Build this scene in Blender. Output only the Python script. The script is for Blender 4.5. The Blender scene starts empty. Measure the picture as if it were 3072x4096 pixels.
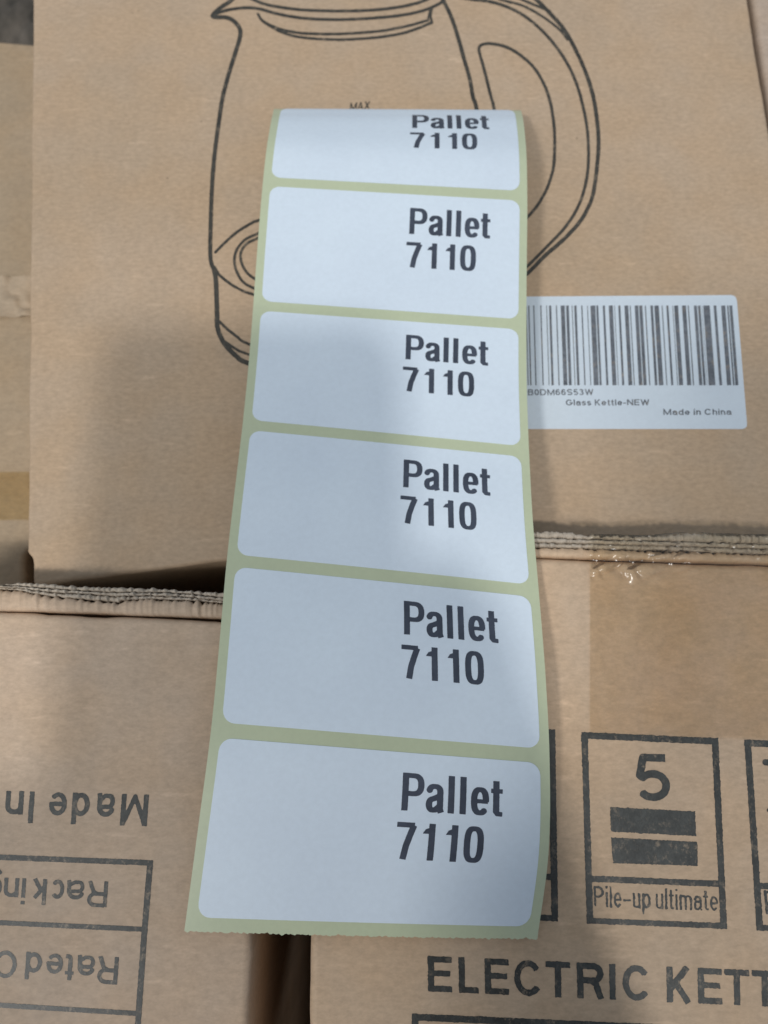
import bpy, math, random
import numpy as np
from math import sin, cos, pi, radians
random.seed(7); rng = np.random.default_rng(7)

# ------------------------------------------------------------------ camera, world, lamps
SC = bpy.context.scene
COL = SC.collection
F, CX, CY = 3100.0, 1536.0, 2048.0          # focal length and centre, in photo pixels
H, TILT = 0.2144, radians(15)               # camera height above the kettle carton, tilt off the vertical
cam_d = bpy.data.cameras.new('camera'); cam = bpy.data.objects.new('camera', cam_d); COL.objects.link(cam)
cam.location = (0, 0, H); cam.rotation_euler = (TILT, 0, 0)
cam_d.sensor_width = 36; cam_d.lens = 36*F/4096
cam_d.clip_start = .004; cam_d.clip_end = 50
cam_d.dof.use_dof = True; cam_d.dof.focus_distance = 0.181; cam_d.dof.aperture_fstop = 15
SC.camera = cam
SC.view_settings.view_transform = 'Standard'; SC.view_settings.look = 'None'
SC.view_settings.exposure = 0; SC.view_settings.gamma = 1
w = bpy.data.worlds.new('World'); SC.world = w; w.use_nodes = True
w.node_tree.nodes['Background'].inputs[0].default_value = (.88, 1.0, 1.13, 1)
w.node_tree.nodes['Background'].inputs[1].default_value = .36
def lamp(name, direction, dist, size, power, col):
    d = bpy.data.lights.new(name, 'AREA'); d.shape = 'DISK'; d.size = size; d.energy = power; d.color = col
    o = bpy.data.objects.new(name, d); COL.objects.link(o)
    v = np.array(direction, float); v /= np.linalg.norm(v); o.location = tuple(v*dist)
    from mathutils import Vector
    o.rotation_euler = Vector(tuple(v)).to_track_quat('Z', 'Y').to_euler()
    return o
lamp('warehouse_lamp', (-.60, -.45, 1), 3.0, .45, 32, (1, .97, .92))
lamp('warehouse_lamp', (.09, -.44, 1), 3.0, .19, 31, (1, .97, .92))

# ------------------------------------------------------------------ helpers
def ray(px, py):
    dx, dy = (px-CX)/F, (CY-py)/F
    return np.array([dx, dy*cos(TILT)+sin(TILT), dy*sin(TILT)-cos(TILT)])
def at(px, py, z):                            # point of the place seen at a photo pixel, on the height z (metres)
    d = ray(px, py); t = (z-H)/d[2]
    return np.array([d[0]*t, d[1]*t, z])
def atv(P, z):
    P = np.asarray(P, float); dx = (P[:,0]-CX)/F; dy = (CY-P[:,1])/F
    D = np.stack([dx, dy*cos(TILT)+sin(TILT), dy*sin(TILT)-cos(TILT)], 1)
    t = (z-H)/D[:,2]
    return D*t[:,None]+np.array([0,0,H])
def thing(name, label, cat, loc=(0,0,0), group=None):
    o = bpy.data.objects.new(name, None); COL.objects.link(o); o.location = loc; o.empty_display_size = .02
    o['label'] = label; o['category'] = cat
    if group: o['group'] = group
    return o
def mesh(name, V, Fc, mat, parent=None, smooth=False, label=None):
    off = np.zeros(3); p = parent
    while p is not None: off = off+np.array(p.location); p = p.parent
    V = np.asarray(V, float)-off
    me = bpy.data.meshes.new(name); me.from_pydata([tuple(v) for v in V], [], [tuple(f) for f in Fc]); me.update()
    if smooth: me.polygons.foreach_set('use_smooth', [True]*len(me.polygons))
    me.materials.append(mat)
    o = bpy.data.objects.new(name, me); COL.objects.link(o); o.parent = parent
    if label: o['label'] = label
    return o

# ------------------------------------------------------------------ materials
def mat_new(name):
    m = bpy.data.materials.new(name); m.use_nodes = True
    nt = m.node_tree; return m, nt, nt.nodes['Principled BSDF']
def noise(nt, co, scale, detail=4, rough=.6, stretch=None, off=0):
    mp = nt.nodes.new('ShaderNodeMapping'); nt.links.new(co, mp.inputs[0])
    mp.inputs['Location'].default_value = (off, off*.7, off*.3)
    if stretch: mp.inputs['Scale'].default_value = stretch
    n = nt.nodes.new('ShaderNodeTexNoise'); n.inputs['Scale'].default_value = scale
    n.inputs['Detail'].default_value = detail; n.inputs['Roughness'].default_value = rough
    nt.links.new(mp.outputs[0], n.inputs['Vector']); return n.outputs['Fac']
def ramp(nt, fac, stops):
    r = nt.nodes.new('ShaderNodeValToRGB'); e = r.color_ramp.elements
    while len(e) < len(stops): e.new(.5)
    for k, (p, c) in enumerate(stops):
        e[k].position = p; e[k].color = (*c, 1) if len(c) == 3 else c
    nt.links.new(fac, r.inputs[0]); return r.outputs[0]
def mixc(nt, typ, fac, a, b):
    x = nt.nodes.new('ShaderNodeMix'); x.data_type = 'RGBA'; x.blend_type = typ
    if isinstance(fac, (int, float)): x.inputs[0].default_value = fac
    else: nt.links.new(fac, x.inputs[0])
    for i, v in ((6, a), (7, b)):
        if isinstance(v, tuple): x.inputs[i].default_value = (*v, 1)
        else: nt.links.new(v, x.inputs[i])
    return x.outputs[2]
def bump(nt, bs, h, strength, dist):
    b = nt.nodes.new('ShaderNodeBump'); b.inputs['Strength'].default_value = strength; b.inputs['Distance'].default_value = dist
    nt.links.new(h, b.inputs['Height']); nt.links.new(b.outputs[0], bs.inputs['Normal'])
def kraft(name, col, off=0, var=1.0, grain=1.0):
    m, nt, bs = mat_new(name)
    co = nt.nodes.new('ShaderNodeTexCoord').outputs['Object']
    c = np.array(col)
    big = noise(nt, co, 14, 3, .5, None, off)
    lo, hi = c*np.array([1-.05*var, 1-.055*var, 1-.075*var]), c*np.array([1+.05*var, 1+.05*var, 1+.055*var])
    a = ramp(nt, big, [(.30, tuple(lo)), (.72, tuple(hi))])
    mid = noise(nt, co, 85, 5, .62, (1, .8, 1), off+3)
    a = mixc(nt, 'MULTIPLY', 1.0, a, ramp(nt, mid, [(.3, (.96, .955, .945)), (.7, (1.03, 1.035, 1.04))]))
    pk = noise(nt, co, 60, 2, .5, None, off+9)          # cooler and rosier patches of recycled liner
    a = mixc(nt, 'MULTIPLY', 1.0, a, ramp(nt, pk, [(.35, (1.02, .995, .975)), (.65, (.99, 1.0, 1.03))]))
    fib = noise(nt, co, 900, 3, .7, (.55, 1.0, 1), off+1)
    a = mixc(nt, 'MULTIPLY', 1.0, a, ramp(nt, fib, [(.3, (1-.12*grain,)*3), (.7, (1+.10*grain,)*3)]))
    fl = noise(nt, co, 420, 2, .5, (.22, 1.0, 1), off+13)      # paler loose fibres
    a = mixc(nt, 'MULTIPLY', 1.0, a, ramp(nt, fl, [(.66, (1, 1, 1)), (.78, (1.16, 1.16, 1.17))]))
    vo = nt.nodes.new('ShaderNodeTexVoronoi'); vo.inputs['Scale'].default_value = 95; nt.links.new(co, vo.inputs['Vector'])
    sp = ramp(nt, vo.outputs['Distance'], [(.03, (1, 1, 1)), (.055, (0, 0, 0))])
    vm = noise(nt, co, 33, 0, .5, None, off+5)
    sp2 = mixc(nt, 'MULTIPLY', 1.0, sp, ramp(nt, vm, [(.60, (0, 0, 0)), (.66, (.55, .55, .55))]))
    a = mixc(nt, 'MIX', sp2, a, tuple(c*.45))
    nt.links.new(a, bs.inputs['Base Color'])
    bs.inputs['Roughness'].default_value = .62; bs.inputs['Specular IOR Level'].default_value = .35
    h = mixc(nt, 'MIX', .5, fib, mid)
    b0 = nt.nodes.new('ShaderNodeBump'); b0.inputs['Strength'].default_value = .55; b0.inputs['Distance'].default_value = .0016
    nt.links.new(noise(nt, co, 26, 3, .55, (1, .6, 1), off+17), b0.inputs['Height'])      # gentle dents of the board
    b = nt.nodes.new('ShaderNodeBump'); b.inputs['Strength'].default_value = .22; b.inputs['Distance'].default_value = .0003
    nt.links.new(h, b.inputs['Height']); nt.links.new(b0.outputs[0], b.inputs['Normal']); nt.links.new(b.outputs[0], bs.inputs['Normal'])
    return m
def ink(name, col, off=0, wear=.5, rough=.45):
    m, nt, bs = mat_new(name); co = nt.nodes.new('ShaderNodeTexCoord').outputs['Object']
    n1 = noise(nt, co, 1100, 4, .75, (1, .7, 1), off); n2 = noise(nt, co, 120, 3, .6, None, off+2)
    c = np.array(col)
    a = ramp(nt, n1, [(.35, tuple(c*(1-.25*wear))), (.72, tuple(c*(1+.55*wear)))])
    a = mixc(nt, 'MULTIPLY', 1.0, a, ramp(nt, n2, [(.3, (.78, .78, .78)), (.7, (1.30, 1.28, 1.25))]))
    if wear > .4:                                # worn specks where the board shows through
        n3 = noise(nt, co, 520, 5, .8, (1, .8, 1), off+6); n4 = noise(nt, co, 60, 2, .5, None, off+8)
        wr = mixc(nt, 'MULTIPLY', 1.0, ramp(nt, n3, [(.53, (0, 0, 0)), (.70, (.75, .75, .75))]), ramp(nt, n4, [(.35, (.15, .15, .15)), (.65, (1, 1, 1))]))
        a = mixc(nt, 'MIX', wr, a, (.40, .31, .22))
    nt.links.new(a, bs.inputs['Base Color']); bs.inputs['Roughness'].default_value = rough
    bs.inputs['Specular IOR Level'].default_value = .4
    bump(nt, bs, n1, .15, .0002)
    return m
def paper(name, col, rough=.45, off=0, spec=.4):
    m, nt, bs = mat_new(name); co = nt.nodes.new('ShaderNodeTexCoord').outputs['Object']
    n = noise(nt, co, 700, 3, .6, None, off); n2 = noise(nt, co, 40, 3, .5, None, off+4)
    c = np.array(col)
    a = ramp(nt, n, [(.3, tuple(c*.975)), (.7, tuple(np.minimum(c*1.02, .97)))])
    a = mixc(nt, 'MULTIPLY', 1.0, a, ramp(nt, n2, [(.3, (.97, .97, .975)), (.7, (1.02, 1.02, 1.015))]))
    nt.links.new(a, bs.inputs['Base Color']); bs.inputs['Roughness'].default_value = rough
    bs.inputs['Specular IOR Level'].default_value = spec
    bump(nt, bs, n, .06, .0002)
    return m
K_KETTLE = kraft('kraft_board', (.495, .367, .252), 0)
K_LEFT = kraft('kraft_board_rosy', (.530, .402, .292), 11)
K_RIGHT = kraft('kraft_board_warm', (.570, .420, .288), 23)
K_FAR = kraft('kraft_board_brown', (.40, .305, .205), 31)
K_PALE = kraft('kraft_board_pale', (.50, .40, .32), 37)
K_EDGE = kraft('raw_board_edge', (.47, .405, .33), 41, 1.4, 2.0)
K_SIDE = kraft('kraft_board_side', (.42, .29, .175), 47)
INK_K = ink('flexo_ink_grey', (.048, .045, .038), 0, .8)
INK_B = ink('flexo_ink_black', (.048, .051, .049), 5, .9, .38)
INK_L = ink('thermal_print', (.052, .064, .094), 9, .25, .4)
INK_C = ink('thermal_print_barcode', (.13, .145, .17), 13, .8, .4)
LABEL = paper('label_paper', (.69, .785, .89), .42, 0)
STICK = paper('sticker_paper', (.64, .72, .80), .5, 7)
BACK = paper('glassine_backing', (.52, .575, .40), .32, 15, .5)

def tape_mat(name, tint, gloss=.10):
    m = bpy.data.materials.new(name); m.use_nodes = True; nt = m.node_tree
    for n in list(nt.nodes): nt.nodes.remove(n)
    out = nt.nodes.new('ShaderNodeOutputMaterial'); tr = nt.nodes.new('ShaderNodeBsdfTransparent')
    gl = nt.nodes.new('ShaderNodeBsdfGlossy'); gl.inputs['Roughness'].default_value = gloss
    co = nt.nodes.new('ShaderNodeTexCoord').outputs['Object']
    nb = noise(nt, co, 45, 4, .6); c = np.array(tint)
    cr = ramp(nt, nb, [(.35, tuple(c*np.array([.97, .96, .93]))), (.65, tuple(np.minimum(c*1.03, 1)))])
    nt.links.new(cr, tr.inputs['Color'])
    lw = nt.nodes.new('ShaderNodeFresnel'); lw.inputs['IOR'].default_value = 1.5
    n2 = noise(nt, co, 260, 3, .6, (1, .5, 1), 3)
    b = nt.nodes.new('ShaderNodeBump'); b.inputs['Strength'].default_value = .25; b.inputs['Distance'].default_value = .0003
    nt.links.new(n2, b.inputs['Height']); nt.links.new(b.outputs[0], gl.inputs['Normal']); nt.links.new(b.outputs[0], lw.inputs['Normal'])
    mx = nt.nodes.new('ShaderNodeMixShader'); nt.links.new(lw.outputs[0], mx.inputs[0])
    nt.links.new(tr.outputs[0], mx.inputs[1]); nt.links.new(gl.outputs[0], mx.inputs[2]); nt.links.new(mx.outputs[0], out.inputs[0])
    return m
TAPE = tape_mat('clear_amber_tape', (1, .992, .955), .20)
TAPE2 = tape_mat('amber_tape', (.965, .925, .80), .25)

# ------------------------------------------------------------------ print engine: strokes -> distance field -> flat mesh
def arc(cx, cy, rx, ry, a0, a1, n=18):
    return [(cx+rx*cos(radians(a0+(a1-a0)*i/n)), cy+ry*sin(radians(a0+(a1-a0)*i/n))) for i in range(n+1)]
def S(pts, w, a=1, b=1): return (pts, w, a, b)            # polyline, width (number or per point list), butt start, butt end
def field(strokes, h, amp=0, nscale=6, pad=None, seed=1, polys=()):
    P = np.array([p for s in strokes for p in s[0]]+[p for q in polys for p in q], float)
    mw = max([np.max(s[1]) for s in strokes]+[0])
    pad = pad or mw/2+3*h+amp
    x0, y0 = P.min(0)-pad; x1, y1 = P.max(0)+pad
    nx, ny = int((x1-x0)/h)+2, int((y1-y0)/h)+2
    f = np.full((ny, nx), 1e3)
    for pts, wd, ca, cb in strokes:
        n = len(pts); wl = [wd]*n if np.isscalar(wd) else list(wd)
        for i in range(n-1):
            a, b = np.array(pts[i], float), np.array(pts[i+1], float); L = np.linalg.norm(b-a)
            if L < 1e-9: continue
            u = (b-a)/L; wa, wb = wl[i], wl[i+1]; r = max(wa, wb)/2+2.5*h+amp
            i0 = max(0, int((min(a[0], b[0])-r-x0)/h)); i1 = min(nx, int((max(a[0], b[0])+r-x0)/h)+2)
            j0 = max(0, int((min(a[1], b[1])-r-y0)/h)); j1 = min(ny, int((max(a[1], b[1])+r-y0)/h)+2)
            X = x0+h*np.arange(i0, i1)[None, :]-a[0]; Y = y0+h*np.arange(j0, j1)[:, None]-a[1]
            s = X*u[0]+Y*u[1]; p = np.abs(-X*u[1]+Y*u[0]); t = np.clip(s/L, 0, 1)
            rad = (wa+(wb-wa)*t)/2
            over = np.maximum(-s, s-L)
            rd = np.hypot(p, np.maximum(over, 0))-rad
            bt = np.maximum(p-rad, over)
            use_b = ((s < 0) & (i == 0) & bool(ca)) | ((s > L) & (i == n-2) & bool(cb))
            # inside near butt ends keep the flat end too
            d = np.where(use_b, bt, rd)
            if i == 0 and ca: d = np.maximum(d, np.where(s < L/2, np.maximum(p-rad, -s), -1e3))
            if i == n-2 and cb: d = np.maximum(d, np.where(s > L/2, np.maximum(p-rad, s-L), -1e3))
            sub = f[j0:j1, i0:i1]; np.minimum(sub, d, out=sub)
    for q in polys:                                        # convex polygons, any order
        q = np.array(q, float); A = 0.5*np.sum(q[:, 0]*np.roll(q[:, 1], -1)-np.roll(q[:, 0], -1)*q[:, 1])
        if A < 0: q = q[::-1]
        X = x0+h*np.arange(nx)[None, :]; Y = y0+h*np.arange(ny)[:, None]
        d = np.full((ny, nx), -1e3)
        for i in range(len(q)):
            a, b = q[i], q[(i+1) % len(q)]; e = (b-a)/np.linalg.norm(b-a)
            d = np.maximum(d, (X-a[0])*e[1]-(Y-a[1])*e[0])
        np.minimum(f, d, out=f)
    if amp:
        rg = np.random.default_rng(seed)
        for sc, am in ((nscale, amp), (nscale*2.7, amp*.45)):
            gx, gy = int(nx*h/sc)+3, int(ny*h/sc)+3; g = rg.standard_normal((gy, gx))
            xs = np.arange(nx)*h/sc; ys = np.arange(ny)*h/sc; ix = xs.astype(int); iy = ys.astype(int); fx = xs-ix; fy = ys-iy
            fx = fx*fx*(3-2*fx); fy = fy*fy*(3-2*fy)
            g0 = g[iy][:, ix]*(1-fx)+g[iy][:, ix+1]*fx; g1 = g[iy+1][:, ix]*(1-fx)+g[iy+1][:, ix+1]*fx
            f = f+am*.6*(g0*(1-fy)[:, None]+g1*fy[:, None])
    return f, x0, y0, h
def contour(fd, maxrun=24):
    f, x0, y0, h = fd; V = []; Fc = []; idx = {}
    def vid(x, y):
        k = (round(x/h*64), round(y/h*64))
        if k not in idx: idx[k] = len(V); V.append((x, y))
        return idx[k]
    ins = f < 0
    c = ins[:-1, :-1].astype(int)+ins[:-1, 1:]+ins[1:, 1:]+ins[1:, :-1]
    full = c == 4
    for j in np.nonzero(full.any(1))[0]:
        xs = np.nonzero(full[j])[0]; st = xs[0]; pv = st
        for x in list(xs[1:])+[10**9]:
            if x != pv+1 or x-st >= maxrun:
                a, b = x0+st*h, x0+(pv+1)*h; y = y0+j*h
                Fc.append([vid(a, y), vid(b, y), vid(b, y+h), vid(a, y+h)]); st = x
            pv = x
    js, is_ = np.nonzero((c > 0) & (c < 4))
    for j, i in zip(js, is_):
        cr = ((i, j), (i+1, j), (i+1, j+1), (i, j+1)); pl = []
        for k in range(4):
            (ia, ja), (ib, jb) = cr[k], cr[(k+1) % 4]; va, vb = f[ja, ia], f[jb, ib]
            if va < 0: pl.append(vid(x0+ia*h, y0+ja*h))
            if (va < 0) != (vb < 0):
                t = va/(va-vb); pl.append(vid(x0+(ia+(ib-ia)*t)*h, y0+(ja+(jb-ja)*t)*h))
        q = []
        for p in pl:
            if not q or q[-1] != p: q.append(p)
        if len(q) > 1 and q[0] == q[-1]: q.pop()
        if len(q) >= 3: Fc.append(q)
    return np.array(V), Fc
INK_UP = 0.00006
def print_px(name, strokes, z, mat, parent, h=2.2, amp=0, nscale=6, seed=1, polys=(), label=None):   # design in photo pixels, lies on height z
    V, Fc = contour(field(strokes, h, amp, nscale, None, seed, polys))
    Fc = [f[::-1] for f in Fc]
    return mesh(name, atv(V, z+INK_UP), Fc, mat, parent, label=label)

# ---- lettering: cap height 1, baseline 0
def glyph(ch, W, w, xh=.74):
    h = w/2; o = []
    if ch == 'P' or ch == 'R' or ch == 'B' or ch == 'D':
        o.append(S([(h, 0), (h, 1)], w))
        if ch == 'D': r = .5-h; o.append(S([(h, 1-h), (W-h-r*.8, 1-h)]+arc(W-h-r*.8, .5, r*.8, r, 90, -90)+[(h, h)], w))
        else:
            y0 = .42 if ch != 'B' else .46; r = (1-y0)/2-h
            o.append(S([(h, 1-h), (W-h-r, 1-h)]+arc(W-h-r-(.04 if ch == 'B' else 0), (1+y0)/2, r, r, 90, -90)+[(h, y0+h)], w))
            if ch == 'R': o.append(S([(W*.52, y0+h), (W*.72, y0-.02), (W-h*.9, 0)], w))
            if ch == 'B': r = (y0+w)/2-h; o.append(S([(h, y0+h), (W-h-r, y0+h)]+arc(W-h-r, (y0+w)/2, r, r, 90, -90)+[(h, h)], w))
    elif ch == 'l' or ch == 'I': o.append(S([(W/2, 0), (W/2, 1)], w))
    elif ch == 'i': o += [S([(W/2, 0), (W/2, xh)], w), S([(W/2, 1-w*.9), (W/2, 1)], w)]
    elif ch == 'a':
        rx = W/2-h; ry = .22
        o.append(S(arc(W/2, xh-h-ry, rx, ry, 168, 0)+[(W-h, .12), (W-h*.7, 0)], w))
        y1 = xh*.57; cy = (y1+h)/2; ryb = y1/2-h*.5
        o.append(S([(W-h, y1+.02), (W*.55, y1)]+arc(h+rx*.62, cy, rx*.62, ryb, 90, 270)+[(W*.58, h*1.05), (W-h, h+.14)], w*.92))
    elif ch == 'e':
        o.append(S([(h, xh*.5), (W-h, xh*.5)]+arc(W/2, xh/2, W/2-h, xh/2-h, 0, 322, 26), w*.95))
    elif ch == 'c': o.append(S(arc(W/2, xh/2, W/2-h, xh/2-h, 42, 318, 24), w))
    elif ch == 'C': o.append(S(arc(W/2, .5, W/2-h, .5-h, 38, 322, 30), w))
    elif ch == 'G':
        o.append(S(arc(W/2, .5, W/2-h, .5-h, 42, 330, 30)+[(W-h, .45)], w)); o.append(S([(W*.55, .45), (W, .45)], w))
    elif ch == 'O' or ch == '0': o.append(S(arc(W/2, .5, W/2-h, .5-h, 0, 360, 32), w, 0, 0))
    elif ch == 't':
        x = W*.45
        o.append(S([(x, .94), (x, h+.10)]+arc(x+.09, h+.10, .09, .10, 180, 265, 6)+[(W, h*.95)], w)); o.append(S([(0, xh-h*.85), (W, xh-h*.85)], w*.85))
    elif ch in 'dg':
        o.append(S(arc(W/2, xh/2, W/2-h, xh/2-h, 0, 360, 28), w, 0, 0))
        if ch == 'd': o.append(S([(W-h, 0), (W-h, 1)], w))
        else: o.append(S([(W-h, xh), (W-h, -.1)]+arc(W/2, -.1, W/2-h, .16, 0, -160, 14), w))
    elif ch == 'p':
        o.append(S(arc(W/2, xh/2, W/2-h, xh/2-h, 0, 360, 28), w, 0, 0)); o.append(S([(h, xh), (h, -.28)], w))
    elif ch == 'n' or ch == 'h':
        o.append(S([(h, 0), (h, xh if ch == 'n' else 1)], w)); r = W/2-h
        o.append(S([(h, xh-h-r*.9)]+arc(W/2, xh-h-r*.9, r, r*.9, 180, 0, 14)+[(W-h, 0)], w, 0, 1))
    elif ch == 'm':
        o.append(S([(h, 0), (h, xh)], w)); r = (W-w)/4
        for k in (0, 1):
            cx = h+r+2*r*k; o.append(S([(cx-r, xh-h-r)]+arc(cx, xh-h-r, r, r, 180, 0, 12)+[(cx+r, 0)], w, 0, 1))
    elif ch == 'u':
        o.append(S([(W-h, 0), (W-h, xh)], w)); r = W/2-h
        o.append(S([(h, xh), (h, h+r*.9)]+arc(W/2, h+r*.9, r, r*.9, 180, 360, 14), w, 1, 0))
    elif ch == 'k': o += [S([(h, 0), (h, 1)], w), S([(W-h*1.2, xh), (h, .27)], w), S([(W*.42, .42), (W-h, 0)], w)]
    elif ch == 'K': o += [S([(h, 0), (h, 1)], w), S([(W-h*1.3, 1), (h, .36)], w), S([(W*.36, .56), (W-h*1.1, 0)], w)]
    elif ch == 's' or ch == 'S':
        t = xh if ch == 's' else 1.0; r = W/2-h; q = (t-w)/4
        o.append(S(arc(W/2, t-h-q, r, q, 30, 270, 16)+arc(W/2, h+q, r, q, 90, -150, 16), w))
    elif ch == 'E': o += [S([(h, 0), (h, 1)], w), S([(0, h), (W, h)], w*.97), S([(0, .52), (W*.93, .52)], w*.93), S([(0, 1-h), (W, 1-h)], w*.97)]
    elif ch == 'L': o += [S([(h, 0), (h, 1)], w), S([(0, h), (W, h)], w*.97)]
    elif ch == 'T': o += [S([(W/2, 0), (W/2, 1)], w), S([(0, 1-h), (W, 1-h)], w*.97)]
    elif ch == 'M': o += [S([(h, 0), (h, 1)], w), S([(W-h, 0), (W-h, 1)], w), S([(h, 1-h*.3), (W/2, h*.9), (W-h, 1-h*.3)], w*.9)]
    elif ch == 'N': o += [S([(h, 0), (h, 1)], w), S([(W-h, 0), (W-h, 1)], w), S([(h, 1-h*.4), (W-h, h*.4)], w)]
    elif ch == 'A': o += [S([(h*1.1, 0), (W/2, 1-h*.4), (W-h*1.1, 0)], w), S([(W*.22, .32), (W*.78, .32)], w*.9)]
    elif ch == 'W': o += [S([(h, 1), (W*.28, h*.7), (W/2, 1-h), (W*.72, h*.7), (W-h, 1)], w)]
    elif ch == 'X': o += [S([(h*1.2, 0), (W-h*1.2, 1)], w), S([(h*1.2, 1), (W-h*1.2, 0)], w)]
    elif ch == '1':
        o += [S([(W-h-W*.08, 0), (W-h-W*.08, 1)], w), S([(0, .78), (W*.45, .83), (W-h-W*.08, .985-h*.4)], w*.72, 1, 0)]
    elif ch == '7': o += [S([(0, 1-h*.95), (W-h*.8, 1-h*.95)], w*.95, 1, 0), S([(W-h*.9, 1-h*1.1), (W*.56, .52), (W*.36, 0)], w)]
    elif ch == '5':
        o.append(S([(W-h*1.2, 1-h), (h*2.0, 1-h), (h*1.15, .54)]+arc(W*.50, .33, W*.50-h, .33-h, 138, -142, 26), w*.98))
    elif ch == '6':
        o.append(S(arc(W/2, .33, W/2-h, .33-h, 0, 360, 26), w, 0, 0)); o.append(S([(h, .34)]+arc(W/2, .5, W/2-h, .5-h, 180, 45, 16), w))
    elif ch == '3':
        o.append(S(arc(W*.48, .745, W*.46-h, .255-h, 150, -80, 16)+arc(W/2, .29, W/2-h, .29-h, 80, -150, 18), w))
    elif ch == '-': o.append(S([(0, .36), (W, .36)], w))
    return o
WID = dict(P=.80, R=.84, B=.80, D=.88, I=.20, C=.92, G=.95, K=.80, E=.74, L=.66, T=.78, M=.98, N=.86, A=.90, W=1.2, X=.86, S=.80,
           l=.18, i=.18, a=.66, e=.68, c=.64, t=.38, d=.68, g=.68, p=.68, n=.60, h=.60, m=1.0, u=.60, k=.62, s=.58)
for _c in '0356789': WID[_c] = .66
WID['1'] = .42; WID['7'] = .64; WID['-'] = .38
def text_local(txt, w, gap=.15, widths=None, space=.36, xh=.74):
    o = []; x = 0
    for i, ch in enumerate(txt):
        if ch == ' ': x += space; continue
        W = (widths or {}).get(ch, WID[ch]); W = max(W, w)
        for pts, ww, a, b in glyph(ch, W, w, xh): o.append(([(px+x, py) for px, py in pts], ww, a, b))
        x += W+gap
    return o, x-gap
def text_ranges(spec, w, xh=.74):
    o = []
    for ch, x0, x1 in spec:
        for pts, ww, a, b in glyph(ch, x1-x0, w, xh): o.append(([(px+x0, py) for px, py in pts], ww, a, b))
    return o
def print_text(name, loc, width, p0, p1, up, z, mat, parent, h=.02, amp=.006, nscale=.05, seed=1, label=None):
    # loc: strokes in cap units, width: their total width; p0->p1 the baseline in photo pixels, up: cap height vector in photo pixels
    V, Fc = contour(field(loc, h, amp, nscale, None, seed))
    p0, p1, up = (np.array(q, float) for q in (p0, p1, up)); X = (p1-p0)/width
    P = p0+V[:, :1]*X+V[:, 1:]*up
    if X[0]*up[1]-X[1]*up[0] > 0: pass
    W = atv(P, z+INK_UP)
    # face upwards
    f0 = Fc[0]; n = np.cross(W[f0[1]]-W[f0[0]], W[f0[2]]-W[f0[0]])
    if n[2] < 0: Fc = [f[::-1] for f in Fc]
    return mesh(name, W, Fc, mat, parent, label=label)

# ------------------------------------------------------------------ carton bodies and standing flap edges
def densify(P, step=20):
    P = np.asarray(P, float); o = []
    for i in range(len(P)):
        a, b = P[i], P[(i+1) % len(P)]; n = max(1, int(np.linalg.norm(b-a)/step))
        for k in range(n): o.append(a+(b-a)*k/n)
    return np.array(o)
def body(name, outline, z, zbot, r, mat, parent, wob=.00025, seed=0, depth_rings=3):
    rg = np.random.default_rng(seed)
    Q0 = atv(np.array(outline, float), z)[:, :2]; m0 = len(Q0); A0 = .5*np.sum(Q0[:, 0]*np.roll(Q0[:, 1], -1)-np.roll(Q0[:, 0], -1)*Q0[:, 1])
    P = []
    for i in range(m0):
        a, b, c = Q0[i-1], Q0[i], Q0[(i+1) % m0]; u = a-b; v = c-b; lu = np.linalg.norm(u); lv = np.linalg.norm(v)
        if np.dot(u, v)/lu/lv > -.97:
            du, dv = min(r*1.6, lu*.45), min(r*1.6, lv*.45); p0, p1 = b+u/lu*du, b+v/lv*dv
            P += [p0*(1-t)**2+2*b*t*(1-t)+p1*t*t for t in np.linspace(0, 1, 7)]
        else: P.append(b)
    P = densify(P, .002); n = len(P)
    A = .5*np.sum(P[:, 0]*np.roll(P[:, 1], -1)-np.roll(P[:, 0], -1)*P[:, 1])
    if A < 0: P = P[::-1]
    T = np.roll(P, -1, 0)-np.roll(P, 1, 0); T /= np.linalg.norm(T, axis=1)[:, None]
    N = np.stack([T[:, 1], -T[:, 0]], 1)                     # outward
    k = rg.standard_normal(n); k = sum(np.roll(k, s) for s in range(-4, 5))/3
    V = []; Fc = []; rings = []
    prof = [(r*(1-sin(a)), r*(1-cos(a))) for a in [0, .25, .5, .8, 1.1, 1.35, pi/2]]
    prof += [(0, .02), (0, .12), (0, z-zbot)]
    for inn, dn in prof:
        Q = P-N*(inn-wob*k[:, None]*(1-inn/r if inn <= r else 0)); rings.append(len(V))
        V += [(q[0], q[1], z-dn) for q in Q]
    for a, b in zip(rings[:-1], rings[1:]):
        for i in range(n): j = (i+1) % n; Fc.append([a+i, b+i, b+j, a+j])
    ci = len(V); cc = np.array(V[:n]).mean(0); V.append((cc[0], cc[1], z)); Fc += [[i, (i+1) % n, ci] for i in range(n)]
    o = mesh(name, V, Fc, mat, parent)
    for p in o.data.polygons: p.use_smooth = len(p.vertices) == 4 and abs(p.normal.z) < .9999
    return o
def interp(poly, x):
    poly = np.array(poly, float); return np.interp(x, poly[:, 0], poly[:, 1])
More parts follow.
